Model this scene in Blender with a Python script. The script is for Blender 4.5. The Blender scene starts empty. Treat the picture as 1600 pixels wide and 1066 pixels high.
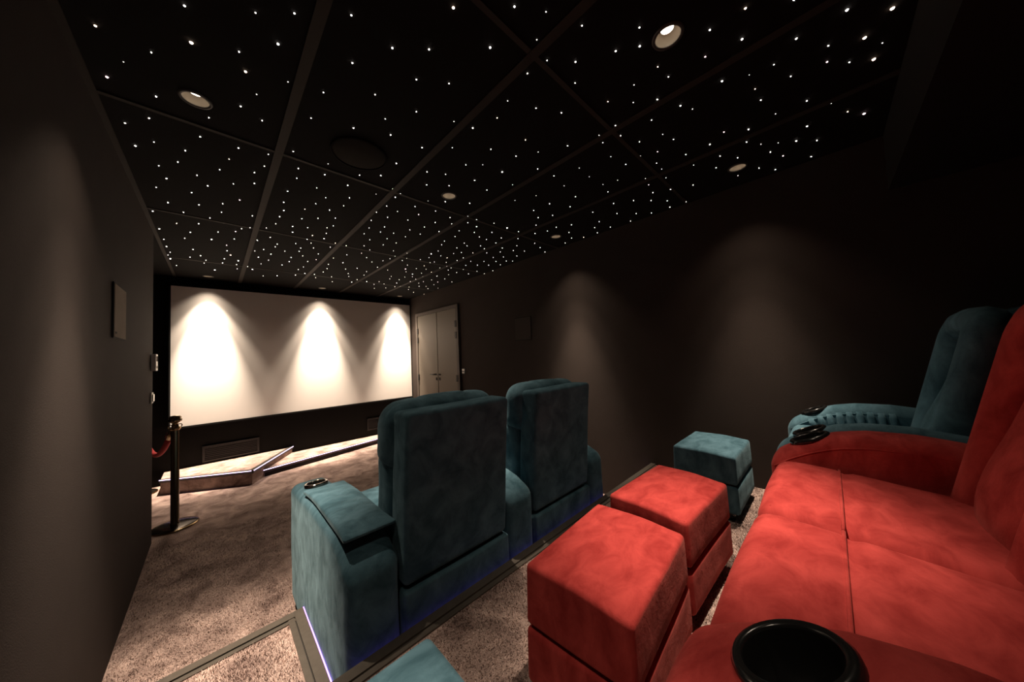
import bpy, bmesh, math, random
from mathutils import Vector, Matrix
import numpy as np
random.seed(7)
SC = bpy.context.scene
COL = SC.collection
PI = math.pi

# ------------------------------------------------------------------ camera
F_PX = 480.24
CAMROT = [math.radians(92.4158), math.radians(-2.4274), math.radians(-44.1137)]   # pitch, roll, yaw
CAM_Z = 1.35
def cam_matrix():
    return (Matrix.Rotation(CAMROT[2], 3, 'Z') @ Matrix.Rotation(CAMROT[0], 3, 'X') @ Matrix.Rotation(CAMROT[1], 3, 'Z'))
cam = bpy.data.cameras.new('camera')
cam.sensor_width = 36.0
cam.lens = F_PX / 1600 * 36
cam.clip_start = 0.02
cam_o = bpy.data.objects.new('camera', cam)
COL.objects.link(cam_o)
m4 = cam_matrix().to_4x4(); m4.translation = (0, 0, CAM_Z)
cam_o.matrix_world = m4
SC.camera = cam_o

# ------------------------------------------------------------------ world, exposure
w = bpy.data.worlds.new('world'); SC.world = w
w.use_nodes = True
w.node_tree.nodes['Background'].inputs[0].default_value = (0, 0, 0, 1)
w.node_tree.nodes['Background'].inputs[1].default_value = 0
SC.view_settings.view_transform = 'Standard'
SC.view_settings.look = 'None'
SC.view_settings.gamma = 1.0
SC.view_settings.use_curve_mapping = False
SC.view_settings.exposure = 0.12
WARM = (1.0, 0.80, 0.62)
ROOM_CORE, ROOM_BEAM, ROOM_SPILL = 158.0, 40.0, 12.0            # seating rows
SCREEN_CORE, SCREEN_BEAM, SCREEN_SPILL = 1000.0, 95.0, 20.0      # screen wall-washers, power simply set higher than the seating rows
STAR_E = 13.0
SC.cycles.diffuse_bounces = 2

# ------------------------------------------------------------------ room dimensions (metres; camera stands at x=0, y=0)
XL, XR = -0.354, 2.63
YB, YF = -1.25, 5.46
ZC = 2.455
PLAT_Z, PLAT_Y = 0.385, 1.10
STEP_Z, STEP_Y, STEP_X = 0.19, 1.81, 0.30
ALC_X, ALC_Y = -1.6, 3.75

# ------------------------------------------------------------------ materials
def mat_new(name):
    m = bpy.data.materials.new(name); m.use_nodes = True
    nt = m.node_tree
    return m, nt, nt.nodes['Principled BSDF']
def simple(name, col, rough=0.6, metal=0.0, noise=0.0, nscale=30, bump=0.0, bscale=200, spec=0.5, coat=0.0):
    m, nt, b = mat_new(name)
    b.inputs['Base Color'].default_value = (*col, 1)
    b.inputs['Roughness'].default_value = rough
    b.inputs['Metallic'].default_value = metal
    b.inputs['Specular IOR Level'].default_value = spec
    if coat: b.inputs['Coat Weight'].default_value = coat
    tc = nt.nodes.new('ShaderNodeTexCoord')
    n = nt.nodes.new('ShaderNodeTexNoise'); n.inputs['Scale'].default_value = nscale; n.inputs['Detail'].default_value = 6
    nt.links.new(tc.outputs['Object'], n.inputs['Vector'])
    mx = nt.nodes.new('ShaderNodeMix'); mx.data_type = 'RGBA'
    mx.inputs['A'].default_value = (*[c * (1 - noise) for c in col], 1)
    mx.inputs['B'].default_value = (*[min(1, c * (1 + noise)) for c in col], 1)
    nt.links.new(n.outputs['Fac'], mx.inputs['Factor'])
    nt.links.new(mx.outputs['Result'], b.inputs['Base Color'])
    if bump:
        n2 = nt.nodes.new('ShaderNodeTexNoise'); n2.inputs['Scale'].default_value = bscale
        nt.links.new(tc.outputs['Object'], n2.inputs['Vector'])
        bp = nt.nodes.new('ShaderNodeBump'); bp.inputs['Strength'].default_value = bump; bp.inputs['Distance'].default_value = 0.004
        nt.links.new(n2.outputs['Fac'], bp.inputs['Height'])
        nt.links.new(bp.outputs['Normal'], b.inputs['Normal'])
    return m
def velvet(name, dark, light, sheen, sw):
    m, nt, b = mat_new(name)
    tc = nt.nodes.new('ShaderNodeTexCoord')
    def noise(scale, detail, dist=0.0, stretch=None):
        n = nt.nodes.new('ShaderNodeTexNoise'); n.inputs['Scale'].default_value = scale
        n.inputs['Detail'].default_value = detail; n.inputs['Distortion'].default_value = dist
        n.inputs['Roughness'].default_value = 0.6
        if stretch:
            mp = nt.nodes.new('ShaderNodeMapping'); mp.inputs['Scale'].default_value = stretch
            nt.links.new(tc.outputs['Object'], mp.inputs['Vector']); nt.links.new(mp.outputs['Vector'], n.inputs['Vector'])
        else:
            nt.links.new(tc.outputs['Object'], n.inputs['Vector'])
        return n
    n1 = noise(11, 6, 0.5, (1, 1.5, 0.9)); n2 = noise(420, 2)
    rp = nt.nodes.new('ShaderNodeValToRGB')
    rp.color_ramp.elements[0].position = 0.30; rp.color_ramp.elements[0].color = (*dark, 1)
    rp.color_ramp.elements[1].position = 0.72; rp.color_ramp.elements[1].color = (*light, 1)
    nt.links.new(n1.outputs['Fac'], rp.inputs['Fac'])
    nt.links.new(rp.outputs['Color'], b.inputs['Base Color'])
    b.inputs['Roughness'].default_value = 0.85
    b.inputs['Specular IOR Level'].default_value = 0.15
    sh = nt.nodes.new('ShaderNodeMapRange')
    sh.inputs['From Min'].default_value = 0.35; sh.inputs['From Max'].default_value = 0.7
    sh.inputs['To Min'].default_value = sw * 0.5; sh.inputs['To Max'].default_value = sw
    nt.links.new(n1.outputs['Fac'], sh.inputs['Value'])
    nt.links.new(sh.outputs['Result'], b.inputs['Sheen Weight'])
    b.inputs['Sheen Roughness'].default_value = 0.42
    b.inputs['Sheen Tint'].default_value = (*sheen, 1)
    n3 = noise(38, 4, 1.0)
    ad = nt.nodes.new('ShaderNodeMath'); ad.operation = 'MULTIPLY_ADD'; ad.inputs[1].default_value = 0.25
    nt.links.new(n2.outputs['Fac'], ad.inputs[0]); nt.links.new(n3.outputs['Fac'], ad.inputs[2])
    bp = nt.nodes.new('ShaderNodeBump'); bp.inputs['Strength'].default_value = 0.22; bp.inputs['Distance'].default_value = 0.006
    nt.links.new(ad.outputs[0], bp.inputs['Height']); nt.links.new(bp.outputs['Normal'], b.inputs['Normal'])
    return m
def carpet_mat(name, lo, hi, fibre=1.0):
    m, nt, b = mat_new(name)
    tc = nt.nodes.new('ShaderNodeTexCoord')
    def noise(scale, detail, dist=0.0):
        n = nt.nodes.new('ShaderNodeTexNoise'); n.inputs['Scale'].default_value = scale
        n.inputs['Detail'].default_value = detail; n.inputs['Distortion'].default_value = dist; n.inputs['Roughness'].default_value = 0.65
        nt.links.new(tc.outputs['Object'], n.inputs['Vector']); return n
    big = noise(6.5, 8, 0.6); fine = noise(260, 3)
    mx = nt.nodes.new('ShaderNodeMath'); mx.operation = 'MULTIPLY_ADD'; mx.inputs[1].default_value = 0.45
    nt.links.new(fine.outputs['Fac'], mx.inputs[0]); nt.links.new(big.outputs['Fac'], mx.inputs[2])
    rp = nt.nodes.new('ShaderNodeValToRGB')
    rp.color_ramp.elements[0].position = 0.52; rp.color_ramp.elements[0].color = (*lo, 1)
    rp.color_ramp.elements[1].position = 0.94; rp.color_ramp.elements[1].color = (*hi, 1)
    nt.links.new(mx.outputs[0], rp.inputs['Fac']); nt.links.new(rp.outputs['Color'], b.inputs['Base Color'])
    b.inputs['Roughness'].default_value = 0.9; b.inputs['Specular IOR Level'].default_value = 0.1
    b.inputs['Sheen Weight'].default_value = 0.25; b.inputs['Sheen Tint'].default_value = (*hi, 1)
    n3 = noise(120, 3)
    bp = nt.nodes.new('ShaderNodeBump'); bp.inputs['Strength'].default_value = 0.8 * fibre; bp.inputs['Distance'].default_value = 0.012
    nt.links.new(n3.outputs['Fac'], bp.inputs['Height']); nt.links.new(bp.outputs['Normal'], b.inputs['Normal'])
    return m
def emit(name, col, strength, sampling='AUTO'):
    m = bpy.data.materials.new(name); m.use_nodes = True; nt = m.node_tree
    nt.nodes.remove(nt.nodes['Principled BSDF'])
    e = nt.nodes.new('ShaderNodeEmission'); e.inputs[0].default_value = (*col, 1); e.inputs[1].default_value = strength
    nt.links.new(e.outputs[0], nt.nodes['Material Output'].inputs[0])
    m.cycles.emission_sampling = sampling
    return m
M = {
 'wall': simple('black wall fabric', (0.038, 0.029, 0.025), 0.9, noise=0.12, nscale=6, bump=0.25, bscale=300, spec=0.15),
 'wallf': simple('matte black front wall', (0.006, 0.006, 0.006), 0.9, noise=0.1, spec=0.2),
 'panel': simple('black ceiling panel', (0.007, 0.0063, 0.006), 0.95, noise=0.15, nscale=20, spec=0.1),
 'bar': simple('ceiling grid metal', (0.028, 0.024, 0.020), 0.7, noise=0.1, spec=0.15),
 'soffit': simple('soffit paint', (0.012, 0.011, 0.011), 0.9, spec=0.15),
 'carpet': carpet_mat('mauve carpet', (0.12, 0.078, 0.068), (0.64, 0.480, 0.420)),
 'pile': carpet_mat('mauve carpet pile', (0.26, 0.178, 0.158), (0.95, 0.74, 0.66), 0.0),
 'riser': simple('dark riser', (0.018, 0.013, 0.014), 0.8, spec=0.2),
 'nosing': simple('bronze aluminium nosing', (0.10, 0.086, 0.070), 0.55, metal=0.35, noise=0.25, nscale=40),
 'groove': simple('nosing groove', (0.02, 0.017, 0.015), 0.8),
 'led': emit('violet led', (0.50, 0.20, 1.0), 5.0),
 'ledh': emit('hidden violet led', (0.42, 0.10, 1.0), 1.6),
 'ledw': emit('lavender led', (0.80, 0.62, 1.0), 3.2),
 'screen': simple('white screen fabric', (0.80, 0.77, 0.73), 0.9, spec=0.1),
 'frame': simple('black velvet frame', (0.010, 0.010, 0.010), 0.8, spec=0.15),
 'vent': simple('black vent metal', (0.014, 0.014, 0.015), 0.45, spec=0.4),
 'ventin': simple('vent mesh', (0.008, 0.007, 0.008), 0.7),
 'door': simple('taupe door paint', (0.13, 0.110, 0.086), 0.6, noise=0.04, spec=0.3),
 'doorfr': simple('taupe frame paint', (0.07, 0.055, 0.046), 0.6, noise=0.04, spec=0.3),
 'blackm': simple('black metal', (0.012, 0.011, 0.010), 0.5, spec=0.2),
 'teal': velvet('teal velvet', (0.026, 0.070, 0.092), (0.090, 0.182, 0.230), (0.6, 0.9, 1.0), 0.22),
 'red': velvet('red velvet', (0.27, 0.022, 0.020), (0.52, 0.066, 0.058), (1.0, 0.42, 0.36), 0.22),
 'gap': simple('painted seam shadow', (0.01, 0.012, 0.014), 0.9),
 'blackp': simple('black plastic', (0.010, 0.010, 0.010), 0.22, spec=0.5),
 'chrome': simple('dark chrome', (0.45, 0.42, 0.38), 0.12, metal=1.0),
 'gunmetal': simple('dark brass pole', (0.34, 0.26, 0.17), 0.20, metal=1.0),
 'baseplate': simple('black chrome', (0.035, 0.029, 0.022), 0.18, metal=0.7),
 'brass': simple('brass trim', (0.45, 0.33, 0.18), 0.2, metal=1.0),
 'rope': simple('red rope velvet', (0.45, 0.02, 0.025), 0.8, noise=0.2, nscale=80),
 'grille': simple('beige speaker cloth', (0.30, 0.25, 0.20), 0.9, noise=0.18, nscale=9, spec=0.1),
 'grille_d': simple('dark speaker cloth', (0.055, 0.045, 0.04), 0.9, noise=0.1, nscale=9, spec=0.1),
 'spk': simple('ceiling speaker mesh', (0.024, 0.022, 0.019), 0.9, noise=0.1, spec=0.05),
 'white': simple('white plastic', (0.75, 0.74, 0.70), 0.4),
 'refl': simple('beige reflector', (0.30, 0.25, 0.19), 0.45),
 'ring': simple('black lamp ring', (0.03, 0.027, 0.024), 0.6),
 'lampdisc': emit('downlight lens', (1.0, 0.86, 0.70), 7.0, 'NONE'),
 'star': emit('star white', (1.0, 0.93, 0.86), STAR_E, 'NONE'),
 'starw': emit('star warm', (1.0, 0.74, 0.55), STAR_E, 'NONE'),
 'starp': emit('star pink', (1.0, 0.70, 0.72), STAR_E * 0.7, 'NONE'),
 'stars': emit('star faint', (1.0, 0.93, 0.86), STAR_E * 0.35, 'NONE'),
 'stard': emit('star dim', (1.0, 0.93, 0.86), STAR_E * 0.12, 'NONE'),
}

# ------------------------------------------------------------------ helpers
def link(name, me, mat=None, parent=None, smooth=False):
    o = bpy.data.objects.new(name, me); COL.objects.link(o)
    if mat is not None and not me.materials: me.materials.append(M[mat] if isinstance(mat, str) else mat)
    if parent is not None: o.parent = parent
    if smooth:
        me.polygons.foreach_set('use_smooth', [True] * len(me.polygons))
    return o
def from_bm(name, bm, mat=None, parent=None, smooth=False):
    me = bpy.data.meshes.new(name); bmesh.ops.recalc_face_normals(bm, faces=bm.faces[:]); bm.to_mesh(me); bm.free()
    return link(name, me, mat, parent, smooth)
def tag(o, label, cat=None, group=None, kind=None):
    o['label'] = label
    if cat: o['category'] = cat
    if group: o['group'] = group
    if kind: o['kind'] = kind
    return o
def empty(name, loc, rz=0.0):
    o = bpy.data.objects.new(name, None); COL.objects.link(o)
    o.location = loc; o.rotation_euler = (0, 0, rz); o.empty_display_size = 0.1
    return o
def bm_box(bm, x0, x1, y0, y1, z0, z1):
    v = [bm.verts.new((x, y, z)) for x in (x0, x1) for y in (y0, y1) for z in (z0, z1)]
    for f in ((0, 1, 3, 2), (4, 6, 7, 5), (0, 4, 5, 1), (2, 3, 7, 6), (0, 2, 6, 4), (1, 5, 7, 3)):
        bm.faces.new([v[i] for i in f])
def box(name, x0, x1, y0, y1, z0, z1, mat, parent=None, bevel=0.0):
    bm = bmesh.new(); bm_box(bm, x0, x1, y0, y1, z0, z1)
    if bevel:
        bmesh.ops.bevel(bm, geom=bm.edges[:], offset=bevel, segments=2, profile=0.6, affect='EDGES')
    return from_bm(name, bm, mat, parent)
def struct(o, label=None):
    o['kind'] = 'structure'
    if label: o['label'] = label
    return o
def axis_pts(h, r, n):
    ts = [r * math.tan(math.radians(a)) for a in (45, 30, 15, 0)]
    pos = [h - r + t for t in ts]
    neg = [-p for p in pos]
    a, b = -(h - r), (h - r)
    mid = [a + (b - a) * i / n for i in range(1, n)]
    return neg + mid + pos[::-1]
def rbox(name, x0, x1, y0, y1, z0, z1, r, mat, parent=None, fn=None, n=(6, 6, 6), wob=0.0, seed=0):
    """Soft upholstered block: box with rounded edges; fn(x,y,z) reshapes it in place."""
    c = ((x0 + x1) / 2, (y0 + y1) / 2, (z0 + z1) / 2); h = ((x1 - x0) / 2, (y1 - y0) / 2, (z1 - z0) / 2)
    rr = min(r, h[0] * .98, h[1] * .98, h[2] * .98)
    A = [axis_pts(h[i], rr, n[i]) for i in range(3)]
    N = [len(a) for a in A]
    idx = {}; verts = []; faces = []
    rng = random.Random(seed)
    ph = [rng.uniform(0, 6.28) for _ in range(6)]
    def V(i, j, k):
        key = (i, j, k)
        if key not in idx:
            p = [A[0][i], A[1][j], A[2][k]]
            q = [max(-(h[a] - rr), min(h[a] - rr, p[a])) for a in range(3)]
            d = [p[a] - q[a] for a in range(3)]; L = math.sqrt(sum(t * t for t in d))
            if L > 1e-9: p = [q[a] + rr * d[a] / L for a in range(3)]
            p = [p[a] + c[a] for a in range(3)]
            if wob:
                p = [p[0] + wob * math.sin(9 * p[1] + 13 * p[2] + ph[0]), p[1] + wob * math.sin(11 * p[0] + 8 * p[2] + ph[1]), p[2] + wob * math.sin(10 * p[0] + 12 * p[1] + ph[2])]
            if fn: p = fn(*p)
            idx[key] = len(verts); verts.append(tuple(p))
        return idx[key]
    for a in range(3):
        b_, c_ = [(1, 2), (2, 0), (0, 1)][a]
        for side in (0, N[a] - 1):
            for i in range(N[b_] - 1):
                for j in range(N[c_] - 1):
                    quad = []
                    for di, dj in ((0, 0), (1, 0), (1, 1), (0, 1)):
                        k = [0, 0, 0]; k[a] = side; k[b_] = i + di; k[c_] = j + dj
                        quad.append(V(*k))
                    faces.append(quad if side else quad[::-1])
    me = bpy.data.meshes.new(name); me.from_pydata(verts, [], faces); me.update()
    return link(name, me, mat, parent, True)
def tube(name, pts, r, mat, parent=None, seg=8, closed=False, ry=None, up=(0, 0, 1), caps=True):
    """Sweep an ellipse (r across, ry along 'up') along points."""
    P = [Vector(p) for p in pts]; n = len(P); verts = []; faces = []
    rs = r if isinstance(r, (list, tuple)) else [r] * n
    for i in range(n):
        t = (P[(i + 1) % n] - P[i - 1]) if closed else (P[min(i + 1, n - 1)] - P[max(i - 1, 0)])
        t.normalize(); u = Vector(up)
        s = t.cross(u)
        if s.length < 1e-4: s = t.cross(Vector((1, 0, 0)))
        s.normalize(); u2 = s.cross(t).normalized()
        for k in range(seg):
            a = 2 * PI * k / seg
            verts.append(P[i] + s * math.cos(a) * rs[i] + u2 * math.sin(a) * (ry if ry else rs[i]))
    m = n if closed else n - 1
    for i in range(m):
        for k in range(seg):
            a = i * seg + k; b = i * seg + (k + 1) % seg; i2 = (i + 1) % n
            faces.append((a, b, i2 * seg + (k + 1) % seg, i2 * seg + k))
    if not closed and caps:
        faces.append(tuple(range(seg))[::-1]); faces.append(tuple((n - 1) * seg + k for k in range(seg)))
    me = bpy.data.meshes.new(name); me.from_pydata(verts, [], faces); me.update()
    return link(name, me, mat, parent, True)
def lathe(name, prof, mat, parent=None, seg=32, loc=(0, 0, 0), smooth=True):
    verts = []; faces = []
    for (r, z) in prof:
        for k in range(seg):
            a = 2 * PI * k / seg
            verts.append((loc[0] + r * math.cos(a), loc[1] + r * math.sin(a), loc[2] + z))
    for i in range(len(prof) - 1):
        for k in range(seg):
            faces.append((i * seg + k, i * seg + (k + 1) % seg, (i + 1) * seg + (k + 1) % seg, (i + 1) * seg + k))
    me = bpy.data.meshes.new(name); me.from_pydata(verts, [], faces); me.update()
    bm = bmesh.new(); bm.from_mesh(me); bmesh.ops.remove_doubles(bm, verts=bm.verts, dist=1e-6)
    bmesh.ops.recalc_face_normals(bm, faces=bm.faces[:]); bm.to_mesh(me); bm.free()
    return link(name, me, mat, parent, smooth)
def prism(name, poly, z0, z1, mat, parent=None):
    bm = bmesh.new()
    lo = [bm.verts.new((x, y, z0)) for x, y in poly]; hi = [bm.verts.new((x, y, z1)) for x, y in poly]
    bm.faces.new(lo[::-1]); bm.faces.new(hi); n = len(poly)
    for i in range(n): bm.faces.new((lo[i], lo[(i + 1) % n], hi[(i + 1) % n], hi[i]))
    return from_bm(name, bm, mat, parent)
def bar_along(name, a, b, w, z0, z1, mat, parent=None, side=1, inset=0.0):
    """Straight strip from a to b (plan), width w to the left of a->b (side=1) or right."""
    A = Vector(a); B = Vector(b); d = (B - A).normalized(); nrm = Vector((-d.y, d.x)) * side
    A2, B2 = A + nrm * inset, B + nrm * inset
    return prism(name, [tuple(A2), tuple(B2), tuple(B2 + nrm * w), tuple(A2 + nrm * w)], z0, z1, mat, parent)
def sub(a, b, t): return a + (b - a) * t
def smooth01(t):
    t = max(0.0, min(1.0, t)); return t * t * (3 - 2 * t)
def ceil_hit(u, v, z=ZC):
    R = cam_matrix(); d = R @ Vector(((u - 800) / F_PX, -(v - 533) / F_PX, -1.0))
    k = (z - CAM_Z) / d.z
    return d.x * k, d.y * k

# ------------------------------------------------------------------ the room
floor = struct(box('floor', ALC_X, XR + 0.1, YB, YF + 0.1, -0.1, 0.0, 'carpet'), 'mottled mauve beige carpet floor of the cinema room')
struct(box('wall_left', XL - 0.14, XL, YB, ALC_Y, 0, ZC + 0.15, 'wall'), 'black wall on the left with a light pool')
struct(box('wall_right', XR, XR + 0.1, YB, YF + 0.1, 0, ZC + 0.15, 'wall'), 'black wall on the right with two brownish light pools')
struct(box('wall_front', ALC_X, XR, YF, YF + 0.1, 0, ZC + 0.15, 'wallf'), 'matte black wall behind the projection screen')
struct(box('wall_back', XL - 0.14, XR, YB - 0.1, YB, 0, ZC + 0.15, 'wall'), 'black wall behind the back row')
struct(box('wall_alcove', ALC_X - 0.1, ALC_X, ALC_Y - 0.1, YF, 0, ZC + 0.15, 'wall'), 'far side wall of the dark entrance alcove')
struct(box('wall_return', ALC_X, XL - 0.14, ALC_Y - 0.1, ALC_Y, 0, ZC + 0.15, 'wall'), 'wall return inside the dark entrance alcove')
struct(box('wall_soffit', XL, XR, YB, -0.27, 2.15, ZC, 'soffit'), 'black dropped soffit across the back of the ceiling')

# ceiling: panels, grid bars, stars
ceiling = empty('ceiling', (0, 0, 0)); struct(ceiling, 'black panelled ceiling sprinkled with tiny star lights')
GX = [XL, 0.243, 0.848, 1.442, 2.040, XR]
GY = [YB, 0.70, 1.945, 3.185, 4.500, YF]
DL = [(x, y) for y in (0.335, 1.757, 5.228) for x in (-0.055, 1.160, 2.350)]
HOLE = 0.046
def panel_with_hole(x0, x1, y0, y1, hole):
    bm = bmesh.new(); n = 28; hx, hy = hole
    angs = [2 * PI * k / n for k in range(n)]
    for cx, cy in ((x0, y0), (x1, y0), (x1, y1), (x0, y1)): angs.append(math.atan2(cy - hy, cx - hx) % (2 * PI))
    angs = sorted(set(round(a, 6) for a in angs))
    inn, out, inn2 = [], [], []
    for a in angs:
        c, s = math.cos(a), math.sin(a); t = 1e9
        if c > 1e-9: t = min(t, (x1 - hx) / c)
        if c < -1e-9: t = min(t, (x0 - hx) / c)
        if s > 1e-9: t = min(t, (y1 - hy) / s)
        if s < -1e-9: t = min(t, (y0 - hy) / s)
        inn.append(bm.verts.new((hx + HOLE * c, hy + HOLE * s, ZC))); out.append(bm.verts.new((hx + t * c, hy + t * s, ZC)))
    k = len(angs)
    fs = [bm.faces.new((inn[i], inn[(i + 1) % k], out[(i + 1) % k], out[i])) for i in range(k)]
    r = bmesh.ops.extrude_face_region(bm, geom=fs)
    bmesh.ops.translate(bm, verts=[g for g in r['geom'] if isinstance(g, bmesh.types.BMVert)], vec=(0, 0, 0.02))
    return bm
for i in range(5):
    for j in range(5):
        x0, x1 = GX[i] + 0.004, GX[i + 1] - 0.004; y0, y1 = GY[j] + 0.004, GY[j + 1] - 0.004
        if j == 0: y0 = -0.27
        holes = [d for d in DL if x0 < d[0] < x1 and y0 < d[1] < y1]
        if holes: from_bm('ceiling_panel', panel_with_hole(x0, x1, y0, y1, holes[0]), 'panel', ceiling)
        else: box('ceiling_panel', x0, x1, y0, y1, ZC, ZC + 0.02, 'panel', ceiling)
box('ceiling_panel', ALC_X, XL - 0.004, ALC_Y, YF, ZC, ZC + 0.02, 'panel', ceiling)
box('ceiling_backing', ALC_X, XR, YB, YF, ZC + 0.12, ZC + 0.15, 'panel', ceiling)
for x in GX[1:-1]: box('grid_bar', x - 0.018, x + 0.018, -0.27, YF - 0.001, ZC - 0.006, ZC + 0.015, 'bar', ceiling)
box('grid_bar', XL, XL + 0.022, -0.27, YF - 0.001, ZC - 0.006, ZC + 0.015, 'bar', ceiling)
for y in GY[1:-1]: box('grid_bar', XL, XR - 0.001, y - 0.010, y + 0.010, ZC - 0.004, ZC + 0.015, 'bar', ceiling)

STARS = []
def starset(ox, oy, s, txt):
    for t in txt.split():
        a = t.split(','); STARS.append((ox + float(a[0]) / s, oy + float(a[1]) / s, float(a[2])))
starset(0, 0, 2.3687, '353,99,3 683,25,3 946,51,2 1090,53,3 708,161,5 1029,166,4 885,195,2.4 560,197,1.4 909,268,4 396,288,3.4 1066,306,1 1197,345,2 950,352,1 578,360,2.4 891,396,2.4 457,232,.8')
starset(140, 180, 3.95, '219,53,2 367,23,2 736,20,1.5 683,137,2 590,222,2 398,170,1.5 283,193,2.5 198,257,2 919,207,2 861,274,1.5 803,340,1.5 254,357,1.5 427,315,1.5 545,292,1 475,394,2 411,448,1.5 297,487,2.5 326,560,2 390,595,2 484,542,2 630,481,1.5 729,439,2 888,427,1.5 1018,357,2 1017,424,2 926,526,2 675,556,1.5 580,602,1.5 822,549,1 814,601,1.5 743,637,1.2 1005,624,1.2 537,671,1.5 674,672,1.5 430,704,2 458,769,1.5 475,813,1.5 622,725,1.5 587,762,1 639,830,1.5 753,769,2 793,723,1.2 901,720,2 938,703,1 990,697,1 893,766,1.5 846,805,1.5 848,839,1.5 870,865,2 832,888,1.5 821,914,1.5 917,900,2 907,924,1.5 911,950,1 685,869,1.5 620,878,1.5 718,897,1 707,915,1 773,957,2 497,848,1 484,865,1 498,888,2 975,936,1 1005,954,2 1020,840,1 663,374,.7 536,930,.7')
starset(360, 180, 3.807, '189,36,2 480,22,2 732,80,2.5 921,26,1.5 953,121,2.5 226,237,1.5 374,219,2 202,306,1.5 404,320,2 395,378,1.5 562,357,2 581,293,1 768,360,1.8 895,362,2 987,290,2.5 965,441,1.5 981,491,2 867,472,1.2 698,420,2 708,495,2 674,541,1.5 514,435,1.5 567,494,1.5 508,529,1.5 590,567,2 443,562,1.5 340,455,2 317,521,2 318,569,2 293,606,1.8 270,648,1 214,673,1 425,618,1.5 521,616,1.2 624,615,1.5 612,661,1 575,672,1 570,705,1 557,737,1.8 488,718,2 459,671,1.5 370,664,2 370,698,1.8 456,741,1.5 480,763,1 237,730,1.5 160,746,1.8 279,769,1.2 267,785,1.2 389,765,1.5 418,792,1.5 409,811,1.5 324,811,1 198,801,1.2 241,829,1.8 430,839,1 523,827,1.5 494,792,1 594,787,1.2 624,763,1.5 689,778,1.5 510,861,1.5 460,872,1.2 361,848,1.2 350,873,1.5 307,893,1.5 227,864,1 167,847,1.8 182,886,1 435,905,1 404,920,1.2 443,943,1.8 387,952,1.5 278,957,1.8 195,958,1 500,948,1.5 507,968,1 553,935,1.5 575,914,1.5 583,889,1.2 613,852,1.5 602,963,1.2 606,992,1.2 669,879,1.8 693,833,1.5 780,823,1.5 810,849,1.2 842,875,1.5 875,906,1.2 754,912,1.5 685,917,1.2 701,944,1.5 704,961,1 722,994,1.5 754,980,1.2 810,991,1.8 795,953,1 810,932,.8 795,779,.8 829,803,.8 869,580,1.5 838,628,1 825,673,1.2 796,708,1.5 829,743,.8 930,543,1.2 935,610,.8 917,667,1 893,697,1.2 932,737,1.5 909,773,1.2 971,704,1.2 986,762,1 970,809,1 979,840,1 949,856,1 908,868,.8 957,960,1.5 948,975,1 914,1005,1 924,1029,1 855,1008,1 856,1031,1 885,992,.8 935,923,.8 978,1022,1.2 988,1000,1.2')
starset(560, 260, 4.846, '520,45,2 660,64,1.5 687,150,1.5 517,144,1.8 880,109,2 1090,46,3 973,184,1.5 844,282,2 658,271,2 527,265,1 318,210,1.2 429,307,1.2 456,368,2 297,344,1.5 375,409,1 585,341,1.5 694,390,1.2 706,437,1.2 829,379,1.2 829,430,1.5 895,407,1.5 896,460,1.8 1026,433,1.5 1126,469,3 581,427,1.8 500,462,1.2 390,484,1.2 468,515,1 610,496,1.8 763,490,1.5 732,533,1.5 879,503,1.5 916,536,1.2 970,556,1.2 1011,502,1.2 1082,544,1.2 1042,582,1.5 1091,620,1.5 1074,650,1.2 925,604,1.2 954,626,1.2 972,658,1.2 866,658,1.5 802,583,1 822,605,1.2 746,620,1 721,662,1.2 780,654,1.2 794,695,1.2 748,715,1.2 652,568,1.2 631,596,1 604,643,1.2 624,680,1 552,664,2.5 535,693,1.2 494,572,1.5 356,535,1.2 368,658,1.2 366,698,1 332,715,1.2 371,749,1.2 469,708,1.2 498,756,1.5 543,731,1 575,726,1.2 512,780,1 439,776,1.2 357,779,2.5 410,818,1.8 361,800,1 409,837,1 352,840,1 309,860,1.5 290,886,1.5 393,874,1.2 384,915,1 379,934,1.2 434,856,1 478,811,.8 487,835,1 553,803,1.5 594,833,1.5 617,771,1 665,729,1.2 672,695,1.5 670,757,1.2 680,787,1.2 702,771,1.2 601,878,1.5 554,862,1 492,874,1 457,887,1 460,910,1.2 512,910,1 527,928,1.2 572,898,1 603,924,1 563,952,1.2 497,969,1.2 418,955,1.2 654,854,1.2 708,877,1.2 744,806,1.2 683,822,.8 794,783,.8 814,752,1 851,721,1 833,816,1.2 901,749,1.2 951,721,1 898,797,.8 954,814,1.2 986,750,1.5 1021,692,1.2 1042,722,1.2 1098,688,1 1120,719,1.2 1075,747,1.2 1068,776,1 1018,792,1.2 318,908,1')
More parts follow.
